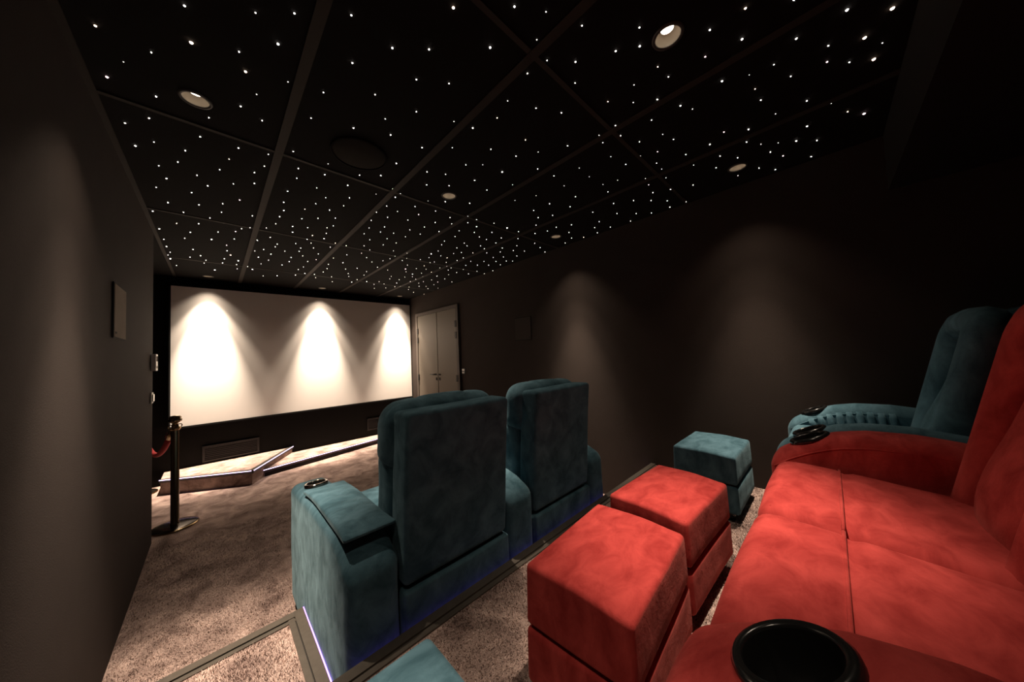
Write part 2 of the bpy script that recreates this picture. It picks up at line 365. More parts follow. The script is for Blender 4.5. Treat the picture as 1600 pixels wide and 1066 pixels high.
starset(500, 0, 2.3696, '116,60,3 494,32,5 720,28,3.5 837,47,1 970,98,2 1183,105,2.5 268,181,3.5 404,186,3.5 630,179,4 1184,174,3.5 1095,192,3 803,150,1 120,236,3 735,242,2 768,275,2.5 841,227,2 946,232,3 1251,250,1.5 357,297,2.5 478,312,1.5 945,310,1.5 1290,287,1.5 204,353,1.5 695,376,1.2 800,403,1.5 894,420,2.2 1066,379,1.8 1160,382,1 1163,317,1 1249,371,2.5 357,416,1.8 656,439,1.5 566,476,3 496,452,1 1228,447,1.5 1094,467,1.8 761,520,1.5 726,580,1.5 633,555,1.5 808,565,1.2 917,542,2 1033,503,1.2 1047,530,1.5 1113,505,1.5 1183,527,1.5 1269,499,1 1309,518,1.8 1077,582,1.2 1250,564,1.8 1132,611,1.5 1246,606,1.5 540,612,1.5 603,612,1.2 490,549,1.2 378,549,2.2 806,628,1.5 866,653,1.5 960,624,1.2 997,656,1.2 1102,669,1.2 1265,628,1.2 1205,663,1.2 1281,660,1.2 713,686,1.2 904,690,1 1048,685,1.2 1066,712,1.5 1217,686,1.5 1233,715,1.2 1298,703,1.8 1226,744,1.2 1161,744,1.2 1087,755,1 946,730,1.8 926,767,1.2 722,744,1 800,726,1 850,756,1 861,799,1.5 808,807,1.2 791,781,1 1010,787,1.5 1100,792,1.2 1171,792,1 1227,790,1.2 1150,820,1 1034,822,1.2 1075,842,1.2 1017,844,1.2 1027,863,1 931,834,1 922,862,1 932,883,1.5 976,880,1.5 800,835,1.2 796,866,1.2 842,857,1 875,843,1.2 735,859,1.2 733,885,1 795,902,1 815,918,1 833,934,1.2 908,901,1 729,911,1.2 716,929,1.2 757,931,1.2 729,949,1.2 713,968,1 1286,745,1.5 1296,768,1.8 1187,579,.8')
starset(1040, 0, 2.3696, '476,2,3 296,34,3.5 672,40,4 840,34,5 164,114,3 283,148,3.5 484,146,3 603,172,2.2 737,143,4.5 803,162,1.2 147,213,2.5 401,242,1.8 598,232,2.5 681,233,2 771,222,4.5 464,285,2 209,303,3 332,332,1.8 782,307,2.5 353,373,2 523,376,2.2 613,383,3 55,394,2.8 100,406,1 674,416,2 735,423,3.8 216,491,2.2 307,481,2.2 407,424,1 524,470,2.5 300,528,2 164,537,2.2 353,536,1.5 417,531,1.2 484,524,2.5 560,522,2 75,574,1.5 202,580,1.8 267,586,1.5 435,579,2 539,582,2 388,565,1 187,623,1.5 268,652,1.5 346,624,1.2 406,630,1.8 102,687,1.5 76,749,1.5 104,613,1 310,280,.8')
def star_mesh(name, mat, r=1.0):
    bm = bmesh.new(); n = 8
    ring = [bm.verts.new((r * math.cos(2 * PI * k / n), r * math.sin(2 * PI * k / n), 0)) for k in range(n)]
    ring2 = [bm.verts.new((.7 * r * math.cos(2 * PI * k / n), .7 * r * math.sin(2 * PI * k / n), -.5 * r)) for k in range(n)]
    bm.faces.new(ring2)
    for k in range(n): bm.faces.new((ring[k], ring[(k + 1) % n], ring2[(k + 1) % n], ring2[k]))
    bmesh.ops.recalc_face_normals(bm, faces=bm.faces[:])
    me = bpy.data.meshes.new(name); bm.to_mesh(me); bm.free(); me.materials.append(M[mat]); return me
SM = {k: star_mesh('star_' + k, k) for k in ('star', 'starw', 'starp', 'stars', 'stard')}
pts = []
for (u, v, c) in STARS:
    x, y = ceil_hit(u, v, ZC - 0.007)
    if not (XL + .01 < x < XR - .004 and -0.268 < y < YF - .02): continue
    dist = math.sqrt(x * x + y * y + 1.2)
    vis = max(c, 1.0) * 0.95                    # apparent width in photo pixels
    rad = max(0.0020, min(0.0056, 0.5 * vis * dist / F_PX * 0.56))
    pts.append((rad / dist, x, y, rad, c))
pts.sort(reverse=True)
rest = bmesh.new()
for q, (ap, x, y, rad, c) in enumerate(pts):
    kind = 'stard' if c < 1.0 else 'stars' if c < 1.3 else ('starw' if c >= 4.5 or random.random() < .10 else ('starp' if random.random() < .06 else 'star'))
    if q < 300:
        o = bpy.data.objects.new('star_light', SM[kind]); COL.objects.link(o)
        o.parent = ceiling; o.location = (x, y, ZC - 0.004); o.scale = (rad, rad, rad)
    else:
        ring = [rest.verts.new((x + rad * math.cos(2 * PI * k / 6), y + rad * math.sin(2 * PI * k / 6), ZC - 0.007)) for k in range(6)]
        top = [rest.verts.new((t.co.x, t.co.y, ZC - 0.002)) for t in ring]
        rest.faces.new(ring)
        for k in range(6): rest.faces.new((ring[k], ring[(k + 1) % 6], top[(k + 1) % 6], top[k]))
if len(rest.verts):
    o = from_bm('distant_star_lights', rest, 'stars', ceiling); o['kind'] = 'stuff'; o['label'] = 'tiny far star lights near the screen end'
else: rest.free()

# ------------------------------------------------------------------ platforms, steps, stage
def nosed(name, poly, z, edges, label, led=None, carpet='carpet', riser=None, w=0.062, over=0.0, under=False):
    """Carpeted riser block; 'edges' = indices of plan edges carrying a metal nosing, led = {edge: material}."""
    root = empty(name, (0, 0, 0)); struct(root, label)
    prism('carpet_block', poly, 0.0, z - 0.006, carpet, root)
    n = len(poly); led = led or {}; top = z
    for q, e in enumerate(edges):
        z = top - 0.0012 * q                      # second rail tucks just under the first at the corner
        a, b = Vector(poly[e]), Vector(poly[(e + 1) % n])
        d = (b - a).normalized()
        nb = bar_along('nosing', a, b, w * 0.60, z - 0.030, z + 0.004, 'nosing', root, 1, -over)
        bar_along('inner_rail', a + d * w * .6, b - d * 0.0, w * 0.34, z - 0.020, z + 0.000, 'nosing', nb, 1, w * 0.66)
        bar_along('groove', a + d * w * .7, b - d * w * .7, w * 0.12, z - 0.020, z - 0.003, 'groove', nb, 1, w * 0.57)
        if e in led:
            z1 = z - 0.032 if under else z + 0.003
            bar_along('led_strip', a, b, 0.004, z1 - 0.006, z1, led[e], nb, 1, -over - 0.0045)
    return root
plat = nosed('floor_platform', [(XL, YB), (XR, YB), (XR, PLAT_Y), (XL, PLAT_Y)], PLAT_Z, [2], 'raised carpeted platform carrying the back row', {2: 'ledh'}, under=True)
stp = nosed('floor_step', [(XL, PLAT_Y), (STEP_X, PLAT_Y), (STEP_X, STEP_Y), (XL, STEP_Y)], STEP_Z, [1, 2], 'carpeted aisle step beside the front row with violet light edge', {1: 'led'})
BA, BB, BC = (-0.42, 5.08), (0.305, 4.63), (0.80, YF)
blk = nosed('floor_stage', [BA, BB, BC, (-0.42, YF)], 0.157, [0, 1], 'taller angled carpeted stage block under the screen', {0: 'ledw', 1: 'ledw'}, w=0.04, over=0.015)
P0 = (BB[0] + (BC[0] - BB[0]) * .235, BB[1] + (BC[1] - BB[1]) * .235)
stg = nosed('floor_ledge', [(P0[0], P0[1]), (XR, 5.30), (XR, YF), (BC[0], YF)], 0.078, [0], 'low carpeted ledge with lit edge running below the screen', {0: 'ledw'}, w=0.04)
bar_along('riser_board', (P0[0] + .012, P0[1] - 0.002), (XR, 5.298), 0.003, 0.0, 0.045, 'riser', stg, -1, 0.0)

# ------------------------------------------------------------------ screen, vents
scr = empty('projection_screen', (1.12, 5.40, 0.65))
tag(scr, 'wide white projection screen in a thin black frame lit by three spots', 'screen')
SX0, SX1, SZ0, SZ1, SY = -0.372, 2.612, 0.655, 2.335, 5.395
def at(o, parent):
    o.parent = parent; o.matrix_parent_inverse = Matrix.Translation(parent.location).inverted(); return o
at(box('canvas', SX0, SX1, SY, SY + 0.012, SZ0, SZ1, 'screen'), scr)
for nm, (a, b, c, d) in {'left': (SX0 - .014, SX0, SZ0 - .02, SZ1 + .014), 'right': (SX1, SX1 + .014, SZ0 - .02, SZ1 + .014), 'top': (SX0, SX1, SZ1, SZ1 + .014), 'bottom': (SX0, SX1, SZ0 - .02, SZ0)}.items():
    at(box('frame_bar', a, b, SY - 0.006, SY + 0.05, c, d, 'frame'), scr)
def vent(x0, x1, z0, z1, label):
    r = empty('air_vent', ((x0 + x1) / 2, YF, z0)); tag(r, label, 'vent', 'black vents under the screen')
    t = 0.022
    for (a, b, c, d) in ((x0, x1, z1 - t, z1), (x0, x1, z0, z0 + t), (x0, x0 + t, z0 + t, z1 - t), (x1 - t, x1, z0 + t, z1 - t)):
        at(box('frame_bar', a, b, YF - 0.022, YF - 0.001, c, d, 'vent', bevel=0.003), r)
    n = 7
    for k in range(n):
        z = z0 + t + (z1 - z0 - 2 * t) * (k + .5) / n
        at(box('slat', x0 + t, x1 - t, YF - 0.012, YF - 0.004, z - 0.007, z + 0.007, 'ventin'), r)
vent(-0.11, 0.435, 0.175, 0.372, 'black rectangular air vent above the taller stage block')
vent(1.83, 2.37, 0.175, 0.372, 'black rectangular air vent above the low ledge, half behind a recliner')

# ------------------------------------------------------------------ double door on the right wall
door = empty('door_1', (XR, 4.49, 0)); struct(door, 'taupe double door with black hinges beside the screen')
DY0, DY1, DZ = 3.885, 5.095, 2.085; DM = 4.44
for (a, b) in ((DY0, DM - .003), (DM + .003, DY1)):
    lf = at(box('door_leaf', XR - 0.022, XR - 0.001, a + .004, b - .004, 0.01, DZ - .004, 'door', bevel=0.002), door)
    yh = a + 0.002 if a == DY0 else b - 0.002
    for z in (1.02, 1.67, 1.84) if a == DY0 else (1.01, 1.66, 1.82):
        h = box('hinge', XR - 0.036, XR - 0.018, yh - 0.022, yh + 0.022, z - 0.05, z + 0.05, 'blackm', bevel=0.003)
        h.parent = lf
    if a != DY0:
        hd = tube('handle', [(XR - .022, DM + .055, 1.07), (XR - .065, DM + .055, 1.07), (XR - .065, DM + .075, 1.07), (XR - .065, DM + .175, 1.07)], 0.011, 'blackm')
        hd.parent = lf
    else:
        hd = tube('handle', [(XR - .022, DM - .045, 1.07), (XR - .060, DM - .045, 1.07), (XR - .060, DM - .13, 1.07)], 0.010, 'blackm')
        hd.parent = lf
    lk = box('lock_plate', XR - .03, XR - .02, (DM + .055 if a != DY0 else DM - .045) - .02, (DM + .055 if a != DY0 else DM - .045) + .02, 0.975, 1.02, 'blackm', bevel=0.004)
    lk.parent = lf
at(box('door_frame', XR - 0.03, XR - 0.001, DY0 - .06, DY0, 0, DZ + .05, 'doorfr'), door)
at(box('door_frame', XR - 0.03, XR - 0.001, DY1, DY1 + .06, 0, DZ + .05, 'doorfr'), door)
at(box('door_frame', XR - 0.03, XR - 0.001, DY0, DY1, DZ, DZ + .05, 'doorfr'), door)

# ------------------------------------------------------------------ wall fittings
def wall_speaker(side, label):
    s = 1 if side == 'L' else -1; X = XL if side == 'L' else XR
    r = empty('wall_speaker', (X, 2.515, 1.51)); tag(r, label, 'speaker', 'square wall speakers')
    def bx(n, d0, d1, a, b, c, d, m, bev=0.0):
        x0, x1 = sorted((X + s * d0, X + s * d1)); return at(box(n, x0, x1, a, b, c, d, m, bevel=bev), r)
    bx('housing', 0.001, 0.007, 2.378, 2.652, 1.508, 1.782, 'frame', 0.003)
    bx('grille', 0.007, 0.009, 2.386, 2.644, 1.516, 1.774, 'grille' if side == 'L' else 'grille_d')
    bx('badge', 0.009, 0.0105, 2.40, 2.425, 1.53, 1.54, 'frame')
wall_speaker('L', 'square speaker with beige grille on the left wall')
wall_speaker('R', 'square dark speaker on the right wall near the door')
th = empty('thermostat', (XL, 3.69, 1.34)); tag(th, 'white thermostat box on the left wall edge', 'thermostat')
at(box('case', XL + 0.001, XL + 0.028, 3.635, 3.742, 1.335, 1.467, 'white', bevel=0.004), th)
at(box('display', XL + 0.028, XL + 0.0295, 3.66, 3.72, 1.41, 1.45, 'grille_d'), th)
at(box('button', XL + 0.028, XL + 0.031, 3.68, 3.70, 1.355, 1.375, 'refl'), th)
def light_switch(X, s, y, z, label, nb):
    r = empty('light_switch', (X, y, z)); tag(r, label, 'switch')
    def bx(n, d0, d1, a, b, c, d, m, bev=0.0):
        x0, x1 = sorted((X + s * d0, X + s * d1)); return at(box(n, x0, x1, a, b, c, d, m, bevel=bev), r)
    bx('plate', 0.001, 0.010, y - .042, y + .042, z - .042, z + .042, 'blackp' if nb == 2 else 'white', 0.004)
    if nb == 2:
        for k in (-1, 1): bx('rocker', 0.010, 0.015, y - .028, y + .028, z + k * .02 - .013, z + k * .02 + .013, 'white', 0.003)
    else:
        bx('rocker', 0.010, 0.017, y - .028, y + .028, z - .028, z + .028, 'chrome', 0.004)
light_switch(XL, 1, 3.66, 1.128, 'round-edged switch below the thermostat on the left wall', 1)
light_switch(XR, -1, 3.75, 1.128, 'double switch on the right wall beside the double door', 2)
cs = empty('ceiling_speaker', (0.560, 1.690, ZC)); tag(cs, 'round flush dark speaker in the ceiling among the stars', 'speaker')
lathe('grille', [(0.0, -0.009), (0.118, -0.008), (0.126, -0.004)], 'spk', cs, 40)
lathe('rim', [(0.126, -0.004), (0.128, -0.010), (0.136, -0.008), (0.138, 0.0)], 'panel', cs, 40)

# ------------------------------------------------------------------ recessed downlights
lbl = {0: 'recessed downlight above the back left corner beyond the frame',
       1: 'brightest recessed downlight with glowing lens over the back row',
       2: 'recessed downlight near the right wall above the back row',
       3: 'recessed downlight over the left wall pool showing its white lens',
       4: 'recessed downlight in the middle of the ceiling over the recliners',
       5: 'recessed downlight near the right wall above the front row',
       6: 'recessed downlight lighting the left pool on the screen',
       7: 'recessed downlight lighting the middle pool on the screen',
       8: 'recessed downlight lighting the right pool on the screen'}
def downlight(x, y, label):
    r = empty('downlight', (x, y, ZC)); tag(r, label, 'downlight', 'recessed ceiling downlights')
    lathe('ring', [(0.041, 0.002), (0.0415, -0.005), (0.050, -0.004), (0.052, 0.0)], 'ring', r, 28)
    lathe('reflector', [(0.041, 0.0), (0.039, 0.010), (0.033, 0.022), (0.024, 0.029), (0.020, 0.030)], 'refl', r, 28)
    lathe('lens', [(0.0, 0.0285), (0.021, 0.0295)], 'lampdisc', r, 24)
    scr_row = y > 5; gain = 2.0 if 1 < y < 5 else 1.0
    for nm, pw, ang, bl in (('core', SCREEN_CORE if scr_row else ROOM_CORE, 41 if scr_row else 42, 1.0), ('beam', SCREEN_BEAM if scr_row else ROOM_BEAM, 62 if scr_row else 56, 0.5 if scr_row else 1.0), ('spill', SCREEN_SPILL if scr_row else ROOM_SPILL, 92, 1.0)):
        L = bpy.data.lights.new('downlight_' + nm, 'SPOT'); L.energy = pw * gain; L.color = WARM
        L.spot_size = math.radians(ang); L.spot_blend = bl; L.shadow_soft_size = 0.016
        lo = bpy.data.objects.new('lamp', L); COL.objects.link(lo); lo.parent = r; lo.location = (0, 0, -0.002)
        if scr_row and nm == 'core': lo.rotation_euler = (math.radians(3), 0, 0)
for k, (x, y) in enumerate(DL): downlight(x, y, lbl[k])

# ------------------------------------------------------------------ rope stanchions
def stanchion(x, y, label):
    r = empty('stanchion', (x, y, 0)); tag(r, label, 'stanchion', 'rope stanchions by the alcove')
    lathe('base', [(0.0, 0.030), (0.020, 0.030), (0.07, 0.027), (0.128, 0.020), (0.140, 0.014)], 'baseplate', r, 48)
    lathe('base_rim', [(0.140, 0.014), (0.147, 0.012), (0.150, 0.006), (0.148, 0.0), (0.0, 0.0)], 'brass', r, 48)
    lathe('pole', [(0.034, 0.022), (0.034, 0.03), (0.0265, 0.036), (0.0265, 0.82)], 'gunmetal', r, 28)
    lathe('collar', [(0.0265, 0.815), (0.036, 0.825), (0.036, 0.838), (0.022, 0.848), (0.018, 0.872), (0.026, 0.880)], 'brass', r, 28)
    lathe('finial', [(0.026, 0.880), (0.040, 0.890), (0.044, 0.905), (0.036, 0.915), (0.040, 0.925), (0.030, 0.937), (0.0, 0.942)], 'gunmetal', r, 24)
    for k in range(4):
        a = k * PI / 2 + .5
        pts_ = [(0.030 * math.cos(a) + 0.016 * math.cos(t) * math.cos(a), 0.030 * math.sin(a) + 0.016 * math.cos(t) * math.sin(a), 0.850 + 0.014 * math.sin(t)) for t in [i * 2 * PI / 12 for i in range(12)]]
        tube('ring_hook', pts_, 0.004, 'brass', r, 6, closed=True, up=(-math.sin(a), math.cos(a), 0))
    return r
S1, S2 = (-0.246, 3.98), (-0.60, 5.27)
stanchion(*S1, 'polished dark brass stanchion standing at the wall corner')
stanchion(*S2, 'second stanchion in the dark alcove, only its round base showing')
rp_ = empty('barrier_rope', (S1[0], S1[1], 0.85)); tag(rp_, 'red velvet barrier rope hanging from the brass stanchion into the alcove', 'rope')
rope = []
d_ = Vector((S2[0] - S1[0], S2[1] - S1[1], 0)); Lr = d_.length; dn = d_.normalized()
for i in range(25):
    t = i / 24; s = 0.075 + (Lr - 0.15) * t
    rope.append((dn.x * s, dn.y * s, -0.03 - 0.30 * (1 - (2 * t - 1) ** 2)))
tube('rope_body', rope[2:-2], 0.0215, 'rope', rp_, 12)
tube('end_cap', rope[0:3], [0.012, 0.024, 0.025], 'brass', rp_, 12)
tube('end_cap', rope[-3:], [0.025, 0.024, 0.012], 'brass', rp_, 12)
tube('end_hook', [(dn.x * .048, dn.y * .048, 0.0), (dn.x * .06, dn.y * .06, -0.012), rope[0]], 0.005, 'brass', rp_, 8)

# ------------------------------------------------------------------ cup holder
def cut_hole(o, x, y, z, r, depth=0.085, tilt=0.0):
    """Bore a round well into an armrest mesh."""
    bm = bmesh.new(); bmesh.ops.create_cone(bm, cap_ends=True, segments=40, radius1=r, radius2=r, depth=depth + 0.08)
    bmesh.ops.translate(bm, verts=bm.verts, vec=(0, 0, 0.04 - depth / 2))
    bmesh.ops.rotate(bm, verts=bm.verts, matrix=Matrix.Rotation(tilt, 3, 'X')); bmesh.ops.translate(bm, verts=bm.verts, vec=(x, y, z))
    me = bpy.data.meshes.new('bore'); bm.to_mesh(me); bm.free(); c = bpy.data.objects.new('bore', me); COL.objects.link(c)
    md = o.modifiers.new('bore', 'BOOLEAN'); md.object = c; md.operation = 'DIFFERENCE'; md.solver = 'EXACT'
    bpy.context.view_layer.update()
    new = bpy.data.meshes.new_from_object(o.evaluated_get(bpy.context.evaluated_depsgraph_get()))
    o.modifiers.clear(); o.data = new; bpy.data.objects.remove(c)
    for f in new.polygons: f.use_smooth = True
def cup_holder(parent, x, y, z, ro, slope=0.0, chrome=False, tilt=0.0):
    c = empty('cup_holder', (x, y, z)); c.parent = parent; c.rotation_euler = (tilt, 0, 0)
    ri = ro * 0.78
    lathe('rim', [(ri, -0.002), (ri, 0.004), (ri * 1.05, 0.007), (ro * .93, 0.007), (ro, 0.002), (ro, -0.006)], 'chrome' if chrome else 'blackp', c, 40)
    lathe('well', [(ri, 0.002), (ri * .94, -0.02), (ri * .88, -0.07), (0, -0.072)], 'blackp', c, 40)
    return c

# ------------------------------------------------------------------ front row: double recliner seen from behind
FR = empty('recliner_sofa', (1.11, 1.60, 0)); tag(FR, 'teal velvet double recliner of the front row seen from behind', 'sofa')
inv = Matrix.Translation(FR.location).inverted()
def fr(o, parent=None):
    o.parent = parent or FR; o.matrix_parent_inverse = inv; return o
Y0 = 1.125
def arm_fn(xc):
    def fn(x, y, z):
        t = (z - 0.05) / 0.69
        if t > 0:                                     # the top rises from front to back, then rolls down at the rear
            top = 0.665 + 0.050 * smooth01((2.18 - y) / 0.6)
            roll = max(0.0, (Y0 + 0.24 - y) / 0.24)
            top -= 0.085 * roll ** 2.2
            z = 0.05 + (z - 0.05) * (top - 0.05) / 0.69
        return x, y, z
    return fn
ARMX = [(0.305, 0.487), (1.022, 1.205), (1.735, 1.918)]
for k, (a, b) in enumerate(ARMX):
    arm = fr(rbox('arm', a, b, Y0, 2.18, 0.05, 0.74, 0.045, 'teal', None, arm_fn((a + b) / 2), (4, 14, 8), 0.0015, k))
    # loose pad on the arm, thick at the back
    def pad_fn(x, y, z, a=a, b=b):
        base = 0.665 + 0.050 * smooth01((2.18 - y) / 0.6)
        t = (y - 1.19) / 0.67; rear = smooth01(1 - t)
        xm = max(-1.0, min(1.0, (x - (a + b) / 2) / ((b - a) / 2))); ym = max(-1.0, min(1.0, 2 * t - 1))
        up = 1 if z > .765 else 0
        edge = (1 - abs(xm) ** 4) * (1 - abs(ym) ** 6)          # pillow: full in the middle, thin at its sewn rim
        th_ = (z - 0.765) / 0.025
        z2 = base + 0.014 + th_ * (0.006 + edge * (0.010 + 0.010 * rear)) + 0.002 * rear
        z2 += 0.0020 * math.sin(75 * y + 14 * x) * math.exp(-((y - 1.50) / .13) ** 2) * up * edge
        x2 = x + 0.006 * (abs(ym) ** 6) * xm
        return x2, y, z2
    pad = rbox('arm_pad', a + 0.014, b + 0.006, 1.19 if k == 0 else 1.42, 1.86, 0.74, 0.79, 0.012, 'teal', None, pad_fn, (14, 40, 2), 0.0, k + 9)
    pad.parent = arm; pad.matrix_parent_inverse = Matrix.Identity(4)
    cut_hole(arm, (a + b) / 2 + 0.005, 2.005, 0.684, 0.0445, 0.08, -0.10)
    ch = cup_holder(arm, (a + b) / 2 + 0.005, 2.005, 0.686, 0.056, chrome=True, tilt=-0.10); ch.matrix_parent_inverse = Matrix.Identity(4)
SEATX = [(0.492, 1.017), (1.210, 1.730)]
for k, (a, b) in enumerate(SEATX):
    fr(box('base_rail', a, b, Y0 + 0.012, Y0 + 0.05, 0.06, 0.485, 'teal', bevel=0.012))
    fr(rbox('rear_apron', a + .004, b - .004, Y0 - 0.004, Y0 + 0.055, 0.30, 0.492, 0.012, 'teal', None, None, (6, 2, 4), 0.001, k))
    def seat_fn(x, y, z):
        return x, y, z + (0.02 * (1 - ((x - (a + b) / 2) / ((b - a) / 2)) ** 2) if z > .45 else 0)
    fr(rbox('seat', a, b, 1.40, 2.17, 0.28, 0.50, 0.055, 'teal', None, seat_fn, (8, 8, 4), 0.002, k))
    fr(rbox('footrest', a + .005, b - .005, 2.165, 2.24, 0.08, 0.44, 0.035, 'teal', None, None, (6, 2, 6), 0.002, k))
    # backrest: outer shell leaning slightly to the rear
    def lean(x, y, z): return x, y - 0.055 * (z - 0.5) / 0.65, z
    bk = fr(rbox('backrest', a + 0.006, b - 0.010, Y0 + 0.005, Y0 + 0.135, 0.505, 1.148, 0.022, 'teal', None, lean, (8, 3, 10), 0.001, k + 3))
    def lumb(x, y, z):
        x, y, z = lean(x, y, z); return x, y, z
    lc = rbox('back_cushion', a - 0.002, b + 0.002, Y0 + 0.13, Y0 + 0.30, 0.47, 0.98, 0.06, 'teal', None, lumb, (8, 4, 8), 0.003, k + 5)
    lc.parent = bk; lc.matrix_parent_inverse = Matrix.Identity(4)
    def head(x, y, z):
        x, y, z = lean(x, y, z)
        t = (x - (a + b) / 2) / ((b - a) / 2)
        z += 0.012 * (1 - t * t)
        for sx in (-0.45, 0.45): z -= 0.006 * math.exp(-((t - sx) / .05) ** 2) * (1 if z > 1.1 else 0)
        y += 0.002 * math.sin(60 * z) * (1 if abs(t) > .9 else 0)
        return x, y, z
    hc = rbox('headrest', a - 0.018, b + 0.006, Y0 + 0.095, Y0 + 0.275, 0.905, 1.172, 0.078, 'teal', None, head, (24, 4, 6), 0.003, k + 6)
    hc.parent = bk; hc.matrix_parent_inverse = Matrix.Identity(4)
    for sx in (-1, 1):
        fr(box('foot', (a + b) / 2 + sx * .2 - .025, (a + b) / 2 + sx * .2 + .025, 1.3, 1.35, 0, 0.29, 'blackp'))
for (a, b) in ARMX:
    for yy in (1.22, 2.10): fr(box('foot', (a + b) / 2 - .06, (a + b) / 2 + .06, yy - .03, yy + .03, 0.0, 0.055, 'blackp'))

# ------------------------------------------------------------------ footstools of the back row
def ottoman(x0, x1, y0, y1, mat, label, rz=0.0, top=0.750):
    cx, cy = (x0 + x1) / 2, (y0 + y1) / 2
    r = empty('footstool', (cx, cy, PLAT_Z), rz); tag(r, label, 'footstool', 'velvet footstools in front of the back row')
    hx, hy = (x1 - x0) / 2, (y1 - y0) / 2; H = top - PLAT_Z
    def fl(x, y, z):
        t = (z - 0.02) / (H - 0.02); s = 1.035 - 0.035 * t
        return x * s, y * (1.05 - 0.05 * t), z
    def lid(x, y, z):
        x, y, z = fl(x, y, z)
        if z > H - 0.03:
            z += 0.010 * (1 - (x / hx) ** 2) * (1 - (y / hy) ** 2) - 0.012 * (y < 0) * smooth01(-y / hy)
        return x, y, z
    zs = H * 0.54
    rbox('body', -hx, hx, -hy, hy, 0.045, zs - 0.004, 0.016, mat, r, fl, (8, 6, 4), 0.001, int(cx * 100))
    box('gap_band', -hx + .012, hx - .012, -hy + .010, hy - .010, zs - 0.012, zs + 0.012, 'gap', r)  # near-black band paints the shade in the seam under the lid
    lo = rbox('lid', -hx, hx, -hy, hy, zs + 0.004, H, 0.014, mat, r, lid, (12, 10, 4), 0.001, int(cx * 100) + 1)
    e = [(-hx + .014, -hy + .012), (hx - .014, -hy + .012), (hx - .014, hy - .012), (-hx + .014, hy - .012)]
    pts_ = []
    for i in range(4):
        a, b = e[i], e[(i + 1) % 4]
        for k in range(10):
            t = k / 10; px, py = sub(a[0], b[0], t), sub(a[1], b[1], t); q = lid(px, py, H)
            pts_.append((q[0], q[1], q[2] - 0.0055))
    tube('piping', pts_, 0.0042, mat, lo, 6, closed=True)
    for sx in (-1, 1):
        for sy in (-1, 1): lathe('foot', [(0.0, 0.0), (0.016, 0.0), (0.020, 0.055), (0.0, 0.056)], 'blackp', r, 12, (sx * (hx - .04), sy * (hy - .04), 0))
    return r
ottoman(0.648, 1.098, 0.352, 0.660, 'red', 'nearest red velvet footstool, the largest in view', math.radians(4))
ottoman(1.178, 1.640, 0.365, 0.668, 'red', 'red velvet footstool between the nearest red one and the teal one', math.radians(-3))
ottoman(2.020, 2.458, 0.392, 0.706, 'teal', 'teal velvet footstool by the right wall')
ottoman(-0.125, 0.335, 0.340, 0.645, 'teal', 'teal velvet footstool cut off at the bottom edge of the photo')

